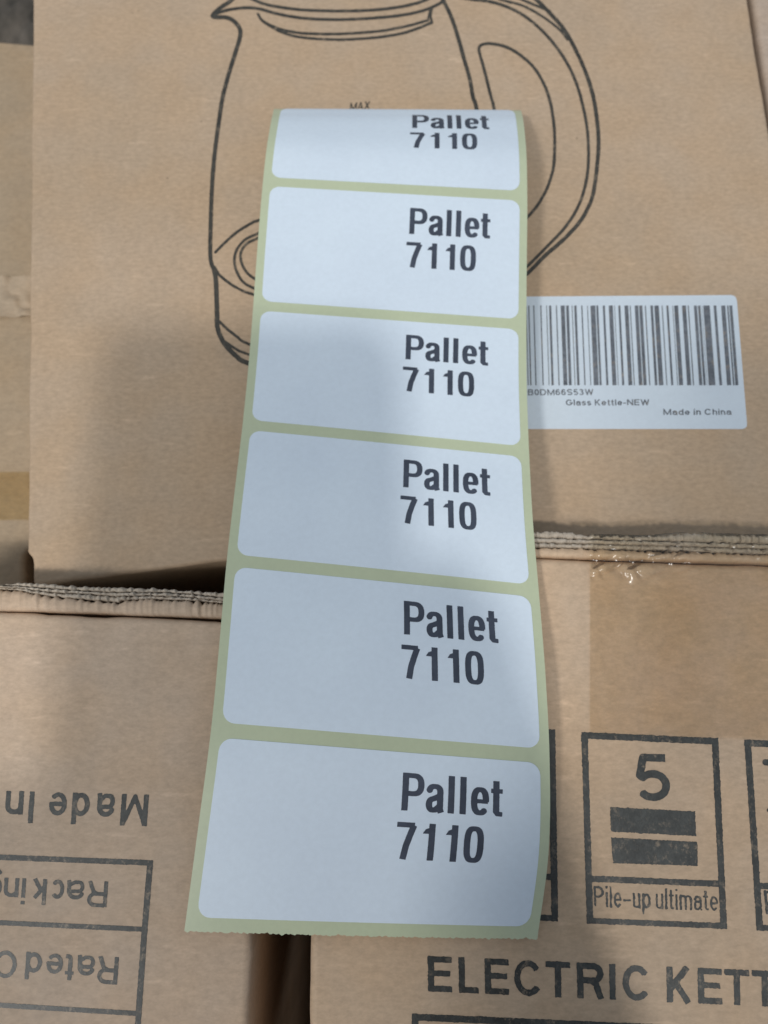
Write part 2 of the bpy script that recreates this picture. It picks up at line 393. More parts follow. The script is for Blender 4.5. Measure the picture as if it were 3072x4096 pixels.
def sheet(name, up, lo, x0, x1, z, mat, parent, rag_up=3, rag_lo=1, seed=0, zj=.0003, depth=.03, step=5, period=46, dome=.0006):
    # one board standing on edge: up / lo are its two long outlines in photo pixels; ragged sheared flutes along them
    rg = np.random.default_rng(seed); xs = np.arange(x0, x1, step); n = len(xs)
    ph = np.cumsum(rg.normal(1, .9, n))*step/period
    sc = np.abs((ph % 1)-.5)*2; j1 = np.convolve(rg.standard_normal(n+8), np.ones(3)/3, 'same')[4:-4]; j2 = np.convolve(rg.standard_normal(n+8), np.ones(3)/3, 'same')[4:-4]
    big = np.convolve(rg.standard_normal(n+60), np.hanning(31)/8, 'same')[30:-30]
    yu = interp(up, xs)-rag_up*(sc**2*1.2-.6)-rag_up*1.3*j1; yl = interp(lo, xs)-rag_lo*(sc**2*1.4-.7)+rag_lo*1.1*j2
    zt = z+zj*(.9*j1+.9*big+.5*(sc-.5))
    V = []; Fc = []
    ts = [0, .06, .22, .5, .78, .94, 1]; zz = [1.5, .7, .12, 0, .12, .7, 1.5]
    for i, x in enumerate(xs):
        pu, pl = at(x, yu[i], zt[i]), at(x, yl[i], zt[i])
        V.append((pu[0], pu[1], zt[i]-depth))
        for t, q in zip(ts, zz):
            p = pu+(pl-pu)*t; lum = (sc[i]-.5)*.00010*(1-abs(2*t-1))*(1 if rag_up > 1 else 0)
            V.append((p[0], p[1], zt[i]-q*dome+lum+(0 if 0 < t < 1 else 0)))
        V.append((pl[0], pl[1], zt[i]-depth))
    m = len(ts)+2
    for i in range(n-1):
        for k in range(m-1):
            a = i*m+k; Fc.append([a, a+1, a+m+1, a+m])
    for e, fl in ((0, 0), (n-1, 1)):
        c = [e*m+k for k in range(m)]; Fc.append(c if fl else c[::-1])
    return mesh(name, V, Fc, mat, parent, smooth=True)

# ================================================================== SETTING
ZF = -.33
gm, gnt, gbs = mat_new('warehouse_concrete'); gco = gnt.nodes.new('ShaderNodeTexCoord').outputs['Object']
gnt.links.new(ramp(gnt, noise(gnt, gco, 6, 6, .6), [(.3, (.16, .155, .15)), (.7, (.26, .255, .245))]), gbs.inputs['Base Color']); gbs.inputs['Roughness'].default_value = .8
fl = mesh('floor', [(-6, -6, ZF), (6, -6, ZF), (6, 6, ZF), (-6, 6, ZF)], [[0, 1, 2, 3]], gm); fl['kind'] = 'structure'

# ================================================================== KETTLE CARTON (upper, lies lowest)
ZK = 0.0
kc = thing('carton', 'brown carton printed with a line drawing of a glass kettle and a barcode sticker', 'cardboard box', (0.02, .12, ZF+.001), 'brown cartons packed side by side')
body('carton_body', [(140, -900), (2850, -900), (2992, 0), (3082, 560), (3330, 2150), (2140, 2156), (870, 2246), (300, 2318), (131, 2349), (131, 2236), (106, 2212), (107, 2180), (112, 1900), (126, 300)], ZK, ZF+.002, .0013, K_KETTLE, kc, .00012, 3)
LW = 1.0
dr = []
def L(pts, w): dr.append(S(smooth(pts), w*1.13, 0, 0))
def smooth(P, n=6):
    P = np.array(P, float)
    if len(P) < 3: return [tuple(p) for p in P]
    Q = np.vstack([2*P[0]-P[1], P, 2*P[-1]-P[-2]]); o = []
    for i in range(1, len(Q)-2):
        a, b, c, d = Q[i-1:i+3]
        for k in range(n):
            t = k/n; o.append(tuple(.5*((2*b)+(c-a)*t+(2*a-5*b+4*c-d)*t*t+(-a+3*b-3*c+d)*t**3)))
    o.append(tuple(P[-1])); return o
L([(980, -60), (926, 0), (880, 32), (850, 62), (868, 69), (900, 69), (926, 78), (952, 102), (962, 130), (955, 167), (935, 231), (912, 306), (889, 398), (875, 491), (861, 593), (852, 685), (846, 787), (843, 880), (841, 972), (843, 1043), (857, 1082)], 15)
L([(850, 64), (875, 50), (926, 37), (981, 31), (1037, 35), (1093, 51), (1157, 65), (1231, 74), (1315, 78), (1407, 77), (1536, 69), (1629, 57), (1693, 42), (1740, 23), (1772, 3), (1800, -40)], 11)
L([(960, -30), (1018, 0), (1065, 18), (1130, 30), (1204, 39), (1296, 43), (1389, 44), (1481, 41), (1536, 36), (1610, 26), (1684, 7), (1730, -14)], 11)
L([(1032, 56), (1046, 79), (1074, 97), (1120, 116), (1185, 130), (1250, 135), (1343, 136), (1444, 131), (1536, 122), (1629, 104), (1712, 81)], 10)
L([(1056, 88), (1095, 112), (1139, 133), (1204, 149), (1296, 157), (1389, 158), (1481, 152), (1536, 146), (1610, 133), (1675, 112), (1728, 90)], 10)
L([(1728, 90), (1722, 62), (1727, 38)], 9); L([(1712, 81), (1714, 60), (1719, 44)], 6)
L([(1772, 0), (1804, 65), (1832, 148), (1855, 231), (1879, 315), (1892, 389), (1906, 435), (1935, 640), (1962, 900), (1975, 1200), (1970, 1310)], 14)
L([(1990, 560), (1976, 435), (1962, 380), (1939, 287), (1919, 215), (1917, 190), (1932, 177), (1971, 175), (2027, 189), (2082, 221), (2138, 273), (2179, 343), (2203, 417), (2216, 500), (2219, 574), (2214, 667), (2193, 741), (2166, 796), (2133, 843), (2090, 885), (2040, 900)], 11)
L([(1840, -10), (1892, -2), (1953, 5), (2017, 23), (2092, 60), (2166, 120), (2230, 194), (2277, 269), (2309, 343), (2332, 426), (2348, 509), (2354, 593), (2351, 685), (2334, 769), (2304, 843), (2258, 912), (2193, 981), (2138, 1037), (2105, 1068), (2040, 1110)], 11)
L([(2080, -60), (2147, 0), (2203, 56), (2258, 120), (2305, 204), (2342, 287), (2369, 370), (2386, 463), (2394, 556), (2390, 648), (2374, 769), (2351, 833), (2314, 894), (2249, 963), (2184, 1019), (2110, 1093), (2040, 1140)], 14)
L([(1970, -16), (2008, 0), (2092, 23), (2175, 69), (2240, 120), (2270, 158)], 9)
L([(2060, -16), (2092, 0), (2147, 23), (2199, 44)], 9)
L([(861, 1009), (898, 972), (944, 931), (1000, 896), (1040, 880), (1200, 840), (1400, 828), (1700, 850), (1900, 930)], 10)
L([(1180, 890), (1100, 905), (1023, 938), (981, 958), (949, 995), (938, 1030), (940, 1065), (953, 1100), (973, 1128), (1009, 1150), (1100, 1185)], 10)
L([(1100, 925), (1026, 955), (986, 975), (966, 1004), (962, 1032), (973, 1068), (995, 1098), (1030, 1122)], 10)
L([(857, 1068), (879, 1101), (919, 1134), (962, 1159), (1010, 1177), (1150, 1212), (1400, 1235), (1700, 1215), (1960, 1150)], 10)
L([(857, 1080), (863, 1116), (866, 1181), (868, 1253), (870, 1311), (886, 1354), (904, 1383), (940, 1420), (985, 1450), (1150, 1500), (1400, 1525), (1700, 1505), (1900, 1440), (1970, 1310)], 17)
L([(875, 1284), (911, 1318), (948, 1347), (990, 1374), (1150, 1425), (1400, 1448), (1700, 1425), (1968, 1330)], 10)
L([(895, 1362), (940, 1394), (990, 1416), (1150, 1463)], 9)
print_px('printed_kettle_drawing', dr, ZK, INK_K, kc, 2.2, .6, 7, 4)
loc, tw = text_local('MAX', .17, .10)
print_text('printed_max_mark', loc, tw, (1399, 442), (1479, 436), (3, -31), ZK, INK_K, kc, .04, .02)

# barcode sticker
def rrect_stroke(): pass
def sticker():
    T = [(1990, 1187), (2926, 1180), (2938, 1184), (2945, 1192), (2948, 1206), (2988, 1694), (2987, 1706), (2980, 1713), (2968, 1716), (2000, 1716)]
    up = atv(T, ZK+.00012); dn = atv(T, ZK+.00001)*1.0; n = len(T)
    V = list(up)+list(dn); F_ = [list(range(n))[::-1]]+[[i, (i+1) % n, n+(i+1) % n, n+i] for i in range(n)]
    return mesh('barcode_label', V, F_, STICK, kc)
st = sticker()
bars = [(-120,-112,.6),(-100,-80,1),(-66,-60,.6),(-45,-38,.6),(-20,-10,.6),(4,12,.6),(20,31,.6),(55,65,.8),(103,113,.8),(144,151,.6),(163,180,1),(210,219,.8),(243,272,1),(279,300,1),(318,325,.6),(335,353,1),(383,393,.8),(423,430,.6),(446,481,1),(485,501,1),(530,546,1),(571,600,1),(608,614,.5),(636,652,1),(678,706,1),(714,722,.6),(748,774,1),(778,802,1),(817,826,.7),(855,874,1),(882,914,1),(932,940,.8),(964,980,1),(1005,1011,.6),(1017,1046,1),(1071,1100,1),(1110,1119,.7),(1152,1175,1),(1180,1198,1),(1205,1209,.4),(1216,1262,1),(1287,1307,1),(1338,1368,1),(1378,1390,1),(1394,1416,1)]
pl = []
q = .5859
def bp(c, y): return (2100+(c+(14+c/1400*28)*((y-125)/540))*q, 1150+y*q)
for a, b, s in bars:
    a += 1.0; b -= 1.0
    pl.append([bp(a, 124-c0) for c0 in (0,)]+[bp(b, 122), bp(b, 666), bp(a, 668)])
def flat_polys(name, polys, z, mat, parent):
    V = []; Fc = []
    for p in polys:
        W = atv(p, z); k = len(V); V += list(W); n = np.cross(W[1]-W[0], W[2]-W[0]); f = list(range(k, k+len(p))); Fc.append(f if n[2] > 0 else f[::-1])
    return mesh(name, V, Fc, mat, parent)
flat_polys('printed_barcode', pl, ZK+.00018, INK_C, st)
for s, x0, x1, y, c in (('B0DM66S53W', 2112, 2374, 1581, 24), ('Glass Kettle-NEW', 2264, 2598, 1622, 24), ('Made in China', 2654, 2926, 1660, 24)):
    loc, tw = text_local(s, .17, .16, dict(W=1.25, M=1.05))
    print_text('printed_lettering', loc, tw, (x0, y), (x1, y-1), (-1, -c), ZK+.00012, INK_C, st, .05, .02)

# ================================================================== LOWER LEFT CARTON
ZL = .015
lc = thing('carton', 'brown carton at lower left with upside-down lettering and a printed table', 'cardboard box', (-.06, -.05, ZF+.001), 'brown cartons packed side by side')
body('carton_body', [(-700, 2415), (0, 2447), (250, 2456), (520, 2466), (890, 2478), (1052, 2484), (1030, 3000), (1004, 3750), (993, 4096), (800, 9000), (-2500, 9000)], ZL, ZF+.002, .0017, K_LEFT, lc, .00022, 5)
b1 = [(-700, 2345), (60, 2360), (100, 2368), (200, 2386), (330, 2398), (470, 2411), (484, 2402), (600, 2397), (750, 2402), (890, 2414), (1060, 2420)]
b2 = [(-700, 2337), (60, 2350), (150, 2362), (240, 2371), (350, 2376), (460, 2384), (600, 2381), (750, 2388), (890, 2402), (1060, 2408)]
b3 = [(-700, 2334), (60, 2343), (150, 2349), (300, 2360), (450, 2368), (600, 2369), (750, 2374), (890, 2389), (1060, 2396)]
b4 = [(-700, 2325), (0, 2336), (60, 2330), (120, 2331), (300, 2345), (600, 2352), (890, 2369), (1060, 2378)]
def shift(p, d): return [(x, y+d) for x, y in p]
sheet('flap', b1, [(-700, 2412), (0, 2441), (120, 2442), (250, 2447), (400, 2451), (520, 2458), (700, 2463), (890, 2471), (1060, 2476)], -700, 1050, ZL+.0004, K_LEFT, lc, 4.0, .4, 11, .0002, .03, 5, 40, .0007)
sheet('flap', shift(b2, 1), shift(b1, -2), -700, 1050, ZL-.0003, K_EDGE, lc, 1.7, 1.4, 12, .0005, .03, 4, 34)
sheet('flap', shift(b3, 1), shift(b2, -1), -700, 1050, ZL+.0002, K_EDGE, lc, 1.7, 1.4, 13, .0006, .03, 4, 50)
sheet('flap', b4, shift(b3, -1), -700, 1050, ZL+.0001, K_EDGE, lc, 2.4, 1.4, 14, .0005, .03, 4, 42)
tb = [S([(-400, 3409), (0, 3429), (612, 3452)], 22), S([(601, 3442), (575, 3760), (551, 4096), (520, 4500)], 24),
      S([(-400, 3672), (0, 3691), (585, 3718)], 20), S([(-400, 4000), (0, 4021), (560, 4055)], 20), S([(-400, 4350), (536, 4390)], 20)]
print_px('printed_table', tb, ZL, INK_B, lc, 2.0, 1.0, 5, 8)
def rev(spec, x_right, cap):  # crop columns measured right to left -> cap units
    return [(ch, (x_right-b)/cap, (x_right-a)/cap) for ch, a, b in spec]
sp = rev([('M', 622, 760), ('a', 500, 590), ('d', 372, 462), ('e', 254, 346), ('I', 150, 180), ('n', 32, 124)], 760, 162)
print_text('printed_lettering', text_ranges(sp, .155), 728/162, (596, 3178), (25, 3163), (-9, 127), ZL, INK_B, lc, .02, .008, .05, 21)
sp = rev([('R', 450, 552), ('a', 345, 433), ('c', 262, 330), ('k', 168, 240), ('i', 112, 134), ('n', 22, 98), ('g', -66, 12)], 552, 133)
print_text('printed_lettering', text_ranges(sp, .15), 618/133, (433, 3526), (-51, 3508), (-7, 104), ZL, INK_B, lc, .022, .009, .05, 22)
sp = rev([('R', 503, 607), ('a', 400, 488), ('t', 338, 382), ('e', 240, 326), ('d', 135, 218), ('C', -25, 90)], 607, 142)
print_text('printed_lettering', text_ranges(sp, .15), 632/142, (476, 3829), (-20, 3800), (-8, 110), ZL, INK_B, lc, .022, .009, .05, 23)

# ================================================================== LOWER RIGHT CARTON
rc = thing('carton', 'brown carton at lower right with stacking marks and clear tape over its flap edges', 'cardboard box', (.07, -.05, ZF+.001), 'brown cartons packed side by side')
body('carton_body', [(1275, 2198), (2145, 2232), (2350, 2239), (3072, 2262), (3700, 2285), (5600, 9000), (1120, 9000), (1238, 4096), (1244, 3750), (1262, 3000)], ZL, ZF+.002, .0017, K_RIGHT, rc, .00012, 6)
r0 = [(1270, 2090), (2100, 2124), (2250, 2125), (2350, 2141), (2420, 2142), (2600, 2145), (2680, 2137), (2780, 2132), (2880, 2138), (3072, 2143), (3600, 2160)]
r1 = [(1270, 2114), (2100, 2147), (2350, 2156), (2700, 2164), (3600, 2190)]
r2 = [(1270, 2133), (2100, 2166), (2350, 2174), (2700, 2182), (3600, 2212)]
r3 = [(1270, 2153), (2100, 2186), (2350, 2193), (2700, 2203), (3600, 2235)]
sheet('flap', shift(r3, 1), [(1270, 2190), (2100, 2224), (2350, 2232), (3072, 2254), (3600, 2276)], 1275, 3600, ZL+.0003, K_RIGHT, rc, 3, .5, 31, .00015, .03, 5, 44, .0008)
sheet('flap', shift(r2, 1), shift(r3, -1), 1275, 3600, ZL+.0001, K_EDGE, rc, 1.7, 1.4, 32, .0004, .03, 4, 40)
sheet('flap', shift(r1, 1), shift(r2, -1), 1275, 3600, ZL+.0003, K_EDGE, rc, 1.7, 1.4, 33, .0004, .03, 4, 46)
sheet('flap', r0, shift(r1, -1), 1275, 3600, ZL+.0002, K_EDGE, rc, 3, 2, 34, .0004, .03, 4, 42)

RA = 1.5
def quadframe(TL, TR, BR, BL, wl, wt, wr, wb, mid=None, wm=25):
    TL, TR, BR, BL = (np.array(p, float) for p in (TL, TR, BR, BL)); o = []
    def pt(u, v): return tuple((TL*(1-u)+TR*u)*(1-v)+(BL*(1-u)+BR*u)*v)
    Wd = np.linalg.norm(TR-TL); Hd = np.linalg.norm(BL-TL)
    a, b, c, d = wl/2/Wd, wr/2/Wd, wt/2/Hd, wb/2/Hd
    o += [S([pt(a, 0), pt(a, 1)], wl), S([pt(1-b, 0), pt(1-b, 1)], wr), S([pt(0, c), pt(1, c)], wt), S([pt(0, 1-d), pt(1, 1-d)], wb)]
    if mid is not None: o.append(S([pt(a, mid), pt(1-b, mid)], wm))
    return o
print_px('printed_frame', quadframe((1690, 2896), (2221, 2918), (2233, 3686), (1700, 3660), 26, 26, 27, 24, .77), ZL, INK_B, rc, 2.2, RA, 7, 41)
print_px('printed_frame', quadframe((2325, 2928), (2873, 2953), (2909, 3716), (2347, 3694), 26, 26, 26, 23, .765, 25), ZL, INK_B, rc, 2.2, RA, 7, 42)
print_px('printed_frame', quadframe((2977, 2958), (3540, 2982), (3590, 3748), (3027, 3722), 26, 27, 26, 23, .765, 25), ZL, INK_B, rc, 2.2, RA, 7, 43)
print_px('printed_mark', [S([(3062, 3049), (3072, 3050)], 25, 0, 0)], ZL, INK_B, rc, 2.2, 1.0, 7, 44)
print_px('printed_mark', [S([(3076, 3241), (3092, 3241)], 16, 0, 0)], ZL, INK_B, rc, 2.2, 1.0, 7, 45)
print_px('printed_mark', [S([(3061, 3566), (3069, 3652)], 11, 0, 0), S([(3061, 3570), (3080, 3567), (3095, 3585), (3090, 3612), (3068, 3616)], 10, 0, 0)], ZL, INK_B, rc, 2.2, 1.0, 7, 46)
print_text('printed_numeral', glyph('5', .735, .168), .735, (2542, 3203), (2682, 3207), (-2, -190), ZL, INK_B, rc, .012, .006, .05, 3)
print_px('printed_bar', [], ZL, INK_B, rc, 2.2, 1.8, 5, 51, [[(2440, 3228), (2781, 3246), (2784, 3344), (2444, 3327)]])
print_px('printed_bar', [], ZL, INK_B, rc, 2.2, 1.8, 5, 52, [[(2444, 3350), (2789, 3368), (2791, 3463), (2452, 3453)]])
loc, tw = text_local('Pile-up ultimate', .122, .068, dict(P=.50, i=.12, l=.12, e=.40, u=.38, p=.42, t=.24, m=.62, a=.40), .16, .72)
loc = [(p, [w*.85]*len(p) if np.isscalar(w) else w, a, b) for p, w, a, b in loc]
print_text('printed_lettering', loc, tw, (2376, 3627), (2874, 3645), (-2, -84), ZL, INK_B, rc, .03, .02, .07, 5)
sp = [('E', 228, 330), ('L', 358, 442), ('E', 468, 570), ('C', 592, 712), ('T', 725, 830), ('R', 858, 970), ('I', 995, 1020), ('C', 1050, 1168), ('K', 1236, 1342), ('E', 1368, 1470), ('T', 1480, 1586), ('T', 1598, 1704), ('L', 1730, 1815), ('E', 1840, 1940)]
sp = [(c, (a-228)/152, (b-228)/152) for c, a, b in sp]
print_text('printed_lettering', text_ranges(sp, .175), 1712/152, (1713, 3966), (3335, 4038), (-3, -143), ZL, INK_B, rc, .018, .010, .05, 61)
print_px('printed_frame', quadframe((1646, 4054), (3600, 4140), (3640, 4900), (1646, 4800), 28, 28, 28, 26), ZL, INK_B, rc, 3.0, RA, 7, 62)

# packing tape over the ledge
def tape():
    xs = np.concatenate([np.arange(2360, 3560, 7.0)]); rows = np.concatenate([np.arange(2126, 2340, 3.5), np.arange(2340, 2500, 12), np.arange(2500, 2960, 23), [2944]])
    rows = rows[:-1]; rg = np.random.default_rng(5)
    nx, ny = len(xs), len(rows)
    def vn(sx, sy, ang=0):
        X, Y = np.meshgrid(xs, rows); c, s = cos(ang), sin(ang); U = (X*c+Y*s)/sx+50; W = (-X*s+Y*c)/sy+900
        g = rg.standard_normal((400, 400)); iu = np.floor(U).astype(int); iw = np.floor(W).astype(int); fu = U-iu; fw = W-iw
        fu = fu*fu*(3-2*fu); fw = fw*fw*(3-2*fw); G = lambda a, b: g[a % 400, b % 400]
        return (G(iu, iw)*(1-fu)+G(iu+1, iw)*fu)*(1-fw)+(G(iu, iw+1)*(1-fu)+G(iu+1, iw+1)*fu)*fw
    X, Y = np.meshgrid(xs, rows)
    top = np.interp(X, *np.array(r0).T)-6; dark = np.interp(X, [2350, 3072, 3600], [2238, 2260, 2280])
    E = np.exp(-((Y-2225)/75.0)**2)
    Z = np.full_like(X, ZL+.00022)
    led = 1/(1+np.exp((Y-(dark-8))/5.0)); Z += .0012*led
    wr = np.abs(vn(150, 34, -.45))*.00042+np.abs(vn(150, 40, 1.0))*.0003
    zone = np.clip((Y-2205)/25, 0, 1)*np.clip((2345-Y)/60, 0, 1)*np.clip((2960-X)/250, .25, 1)
    Z += wr*zone+.00012*np.abs(vn(25, 9, .1))*led
    V = []
    for j in range(ny):
        for i in range(nx):
            yy = max(Y[j, i], top[j, i])
            jag = 4*((i*7/11.0) % 1) if j == ny-1 else 0
            slope = .028*(X[j, i]-2360)*np.clip((Y[j, i]-2300)/600, 0, 1)
            p = at(X[j, i]+.015*(Y[j, i]-2130)*0, yy+slope+jag, Z[j, i])
            if Y[j, i] < top[j, i]: p[2] -= min((top[j, i]-Y[j, i])*.0006, .012); p[1] += .00005
            V.append(p)
    Fc = [[j*nx+i, (j+1)*nx+i, (j+1)*nx+i+1, j*nx+i+1] for j in range(ny-1) for i in range(nx-1)]
    return mesh('packing_tape', V, Fc, TAPE, rc, smooth=True)
tape()

# ================================================================== NEIGHBOURS
nl = thing('carton', 'plain brown carton at the left edge, set low, with amber tape across it', 'cardboard box', (-.12, .1, ZF+.001), 'brown cartons packed side by side')
ZN = -.035
body('carton_body', [(-900, 70), (300, 188), (300, 2195), (98, 2205), (96, 2440), (-900, 2440)], ZN, ZF+.002, .002, K_FAR, nl, .0002, 8)
def grid_sheet(name, x0, x1, ya, yb, z, mat, parent, amp, nx=50, ny=50, seed=0, sx=40, sy=60, thick=0):
    rg = np.random.default_rng(seed); xs = np.linspace(x0, x1, nx); ys = np.linspace(ya, yb, ny)
    g = rg.standard_normal((60, 60)); V = []
    for y in ys:
        for x in xs:
            u, v = (x-x0)/sx, (y-ya)/sy; i, j = int(u), int(v); a, b = u-i, v-j; a = a*a*(3-2*a); b = b*b*(3-2*b)
            n = (g[i % 60, j % 60]*(1-a)+g[(i+1) % 60, j % 60]*a)*(1-b)+(g[i % 60, (j+1) % 60]*(1-a)+g[(i+1) % 60, (j+1) % 60]*a)*b
            p = at(x, y, z); p[2] += abs(n)*amp; V.append(p)
    Fc = [[j*nx+i, (j+1)*nx+i, (j+1)*nx+i+1, j*nx+i+1] for j in range(ny-1) for i in range(nx-1)]
    return mesh(name, V, Fc, mat, parent, smooth=True)
grid_sheet('packing_tape', -700, 298, 1888, 2080, ZN+.0002, TAPE2, nl, .0002, 60, 14, 2)
crum = kraft('kraft_liner_torn', (.43, .335, .235), 53)
grid_sheet('torn_liner', -300, 250, 1110, 1270, ZN+.0003, crum, nl, .0009, 60, 30, 9, 45, 50)
rn = thing('carton', 'pale brown carton at the upper right edge beside the kettle carton', 'cardboard box', (.18, .1, ZF+.001), 'brown cartons packed side by side')
body('carton_body', [(2880, -900), (3900, -900), (4000, 2060), (3345, 2060), (3100, 560), (3010, 0)], -.004, ZF+.002, .0018, K_PALE, rn, .0001, 9)
sm, snt, sbs = mat_new('dark_woven_sack'); sco = snt.nodes.new('ShaderNodeTexCoord').outputs['Object']
snt.links.new(ramp(snt, noise(snt, sco, 160, 4, .6, (1, .35, 1)), [(.3, (.035, .032, .026)), (.72, (.14, .12, .10))]), sbs.inputs['Base Color']); sbs.inputs['Roughness'].default_value = .8
def sack():
    rg = np.random.default_rng(4); V = []; nx, ny = 60, 40; x0, x1, y0, y1 = -.42, -.128, .270, .50
    for k in range(2):
        for j in range(ny):
            for i in range(nx):
                u, v = i/(nx-1), j/(ny-1); e = min(u, 1-u, v, 1-v); x = x0+(x1-x0)*u; y = y0+(y1-y0)*v
                prof = (1-(1-min(1, e/.12))**2)**.5
                fold = .006*abs(sin(70*x+22*y+1.5*sin(60*y)))+.003*abs(sin(160*x-90*y))
                V.append((x, y, -.20+(.11*prof+fold*prof if k == 0 else -.12)))
    F_ = [[j*nx+i, j*nx+i+1, (j+1)*nx+i+1, (j+1)*nx+i] for j in range(ny-1) for i in range(nx-1)]
    b = nx*ny; rim = [i for i in range(nx)]+[j*nx+nx-1 for j in range(1, ny)]+[(ny-1)*nx+i for i in range(nx-2, -1, -1)]+[j*nx for j in range(ny-2, 0, -1)]
    F_ += [[rim[k], b+rim[k], b+rim[(k+1) % len(rim)], rim[(k+1) % len(rim)]] for k in range(len(rim))]
    o = mesh('sack', V, F_, sm, None, smooth=True); o['label'] = 'dark grey crumpled sack in the upper left corner beyond the cartons'; o['category'] = 'sack'
sack()

# ================================================================== LABEL STRIP
D = 3072/1659.0
knots = [  # v (mm along the strip), left px, right px (in a 1659 wide view), z left mm, z right mm
 (0, (398, 2012), (1161.5, 2029), 19.5, 17.5), (21, (427, 1795), (1187, 1838), 21.5, 21.0), (43.15, (456, 1575), (1188, 1634), 23.0, 23.2),
 (64, (474, 1388), (1178, 1452), 22.0, 22.3), (84.95, (490, 1209.5), (1164, 1278), 18.9, 18.9), (106, (507, 1060), (1151, 1124), 16.2, 16.6), (126.75, (524, 917), (1143, 977), 12.6, 12.4),
 (147.5, (537, 787), (1138, 838), 10.6, 10.6), (168.55, (547, 660), (1137, 702), 10.0, 10.0), (190, (557, 523), (1138, 558), 11.2, 11.2), (210.35, (568, 392), (1139, 424), 13.0, 13.0),
 (225.9, (577, 313), (1137, 330), 13.6, 13.6), (235, (582.5, 280), (1134, 291), 11.8, 11.8), (246, (589, 247), (1128.5, 251), 8.2, 8.2), (252, (593, 235.5), (1124, 238.5), 4.9, 4.9)]
KV = [k[0] for k in knots]
KL = [at(k[1][0]*D, k[1][1]*D, k[3]/1000) for k in knots]; KR = [at(k[2][0]*D, k[2][1]*D, k[4]/1000) for k in knots]
for dv, dy, z in ((255.5, .0004, .0020), (259, -.0016, .0006), (266, -.0085, .0004), (280, -.0225, .0004)):
    KV.append(dv); KL.append(np.array([KL[14][0], KL[14][1]+dy, z])); KR.append(np.array([KR[14][0], KR[14][1]+dy, z]))
KV = np.array(KV, float); KL = np.array(KL); KR = np.array(KR)
def spl(v, K):
    i = int(np.clip(np.searchsorted(KV, v)-1, 0, len(KV)-2)); h_ = KV[i+1]-KV[i]; t = (v-KV[i])/h_
    def m(j):
        if j == 0: return (K[1]-K[0])/(KV[1]-KV[0])
        if j == len(KV)-1: return (K[-1]-K[-2])/(KV[-1]-KV[-2])
        a, b = KV[j]-KV[j-1], KV[j+1]-KV[j]; return ((K[j]-K[j-1])/a*b+(K[j+1]-K[j])/b*a)/(a+b)
    t2, t3 = t*t, t*t*t
    return (2*t3-3*t2+1)*K[i]+(t3-2*t2+t)*h_*m(i)+(-2*t3+3*t2)*K[i+1]+(t3-t2)*h_*m(i+1)
cache = {}
def rows(v):
    k = round(v, 4)
    if k not in cache: cache[k] = (spl(v, KL), spl(v, KR))
    return cache[k]
def surf(u, v, up=0.0):                     # u across 0..80, v along, millimetres; up = millimetres off the backing
    a, b = rows(v); a2, b2 = rows(v+.3); s = u/80.0
    p = a+(b-a)*s; p2 = a2+(b2-a2)*s
    n = np.cross(b-a, p2-p); n /= np.linalg.norm(n)
    crown = .0006*(1-(2*s-1)**2)*min(1, max(0, (150-v)/60))        # slight cross bow near the free end
    crown -= .0010*max(0, s-.86)**1.0*7*max(0, 1-abs(v-25)/40)*(s-.86)*7
    return p+n*(up/1000)+np.array([0, 0, crown])
ls = thing('label_strip', 'strip of six white shipping labels on yellow-green backing draped across the cartons', 'label strip', tuple(at(1500, 2300, .016)))
def backing():
    rg = np.random.default_rng(2); us = np.linspace(0, 80, 81); vs = np.concatenate([[0], np.arange(1, 252, 1.0), np.arange(252, 280.1, .5)])
    k = np.convolve(rg.standard_normal(400), np.ones(3)/3, 'same'); V = []; Fc = []
    us2 = np.linspace(0, 80, 241)
    usd = us2; nx = len(usd)
    for layer in (0, 1):
        for j, v in enumerate(vs):
            for i, u in enumerate(usd):
                vv = v
                if j == 0: vv = .16*k[i]+.12*(i % 4 == 0)-.06*((i//2) % 2)
                V.append(surf(u, vv, -.06*layer))
    n = len(vs)*nx; V = V+V; q0 = 2*n
    for j in range(len(vs)-1):
        for i in range(nx-1):
            a = j*nx+i; Fc.append([a, a+1, a+nx+1, a+nx]); Fc.append([n+a, n+a+nx, n+a+nx+1, n+a+1])
        for i in (0, nx-1):
            a = q0+j*nx+i; q_ = [a, a+nx, n+a+nx, n+a]; Fc.append(q_ if i == 0 else q_[::-1])
    for i in range(nx-1): Fc.append([q0+i, q0+n+i, q0+n+i+1, q0+i+1])
    return mesh('backing_paper', V, Fc, BACK, ls, smooth=True)
backing()
def rrect(W, Hh, r):
    o = []
    for cx, cy, a in ((W-r, Hh-r, 0), (r, Hh-r, 90), (r, r, 180), (W-r, r, 270)): o += arc(cx, cy, r, r, a, a+90, 8)
    return o
LX0, LX1, LH = 2.4, 77.7, 38.4
def label_local():                          # grid mesh of the rounded label, rows of 1 mm, straight rulings across
    r = 3.0; W = LX1-LX0; ys = sorted(set([0, .08, .3, .7, 1.2, 2, 3]+[LH-q for q in (0, .08, .3, .7, 1.2, 2, 3)]+list(np.arange(4, LH-3, 1.0))))
    out = []
    for y in ys:
        e = min(y, LH-y); d = 0 if e >= r else r-math.sqrt(max(0, r*r-(r-e)**2)); out.append((y, LX0+d, LX1-d))
    return out
LROWS = label_local(); NU = 25
def sarc(cx, cy, rx, ry, a0, a1, n=26, e=2.7):
    o = []
    for i in range(n+1):
        t = radians(a0+(a1-a0)*i/n); c, s_ = cos(t), sin(t)
        o.append((cx+rx*math.copysign(abs(c)**(2/e), c), cy+ry*math.copysign(abs(s_)**(2/e), s_)))
    return o
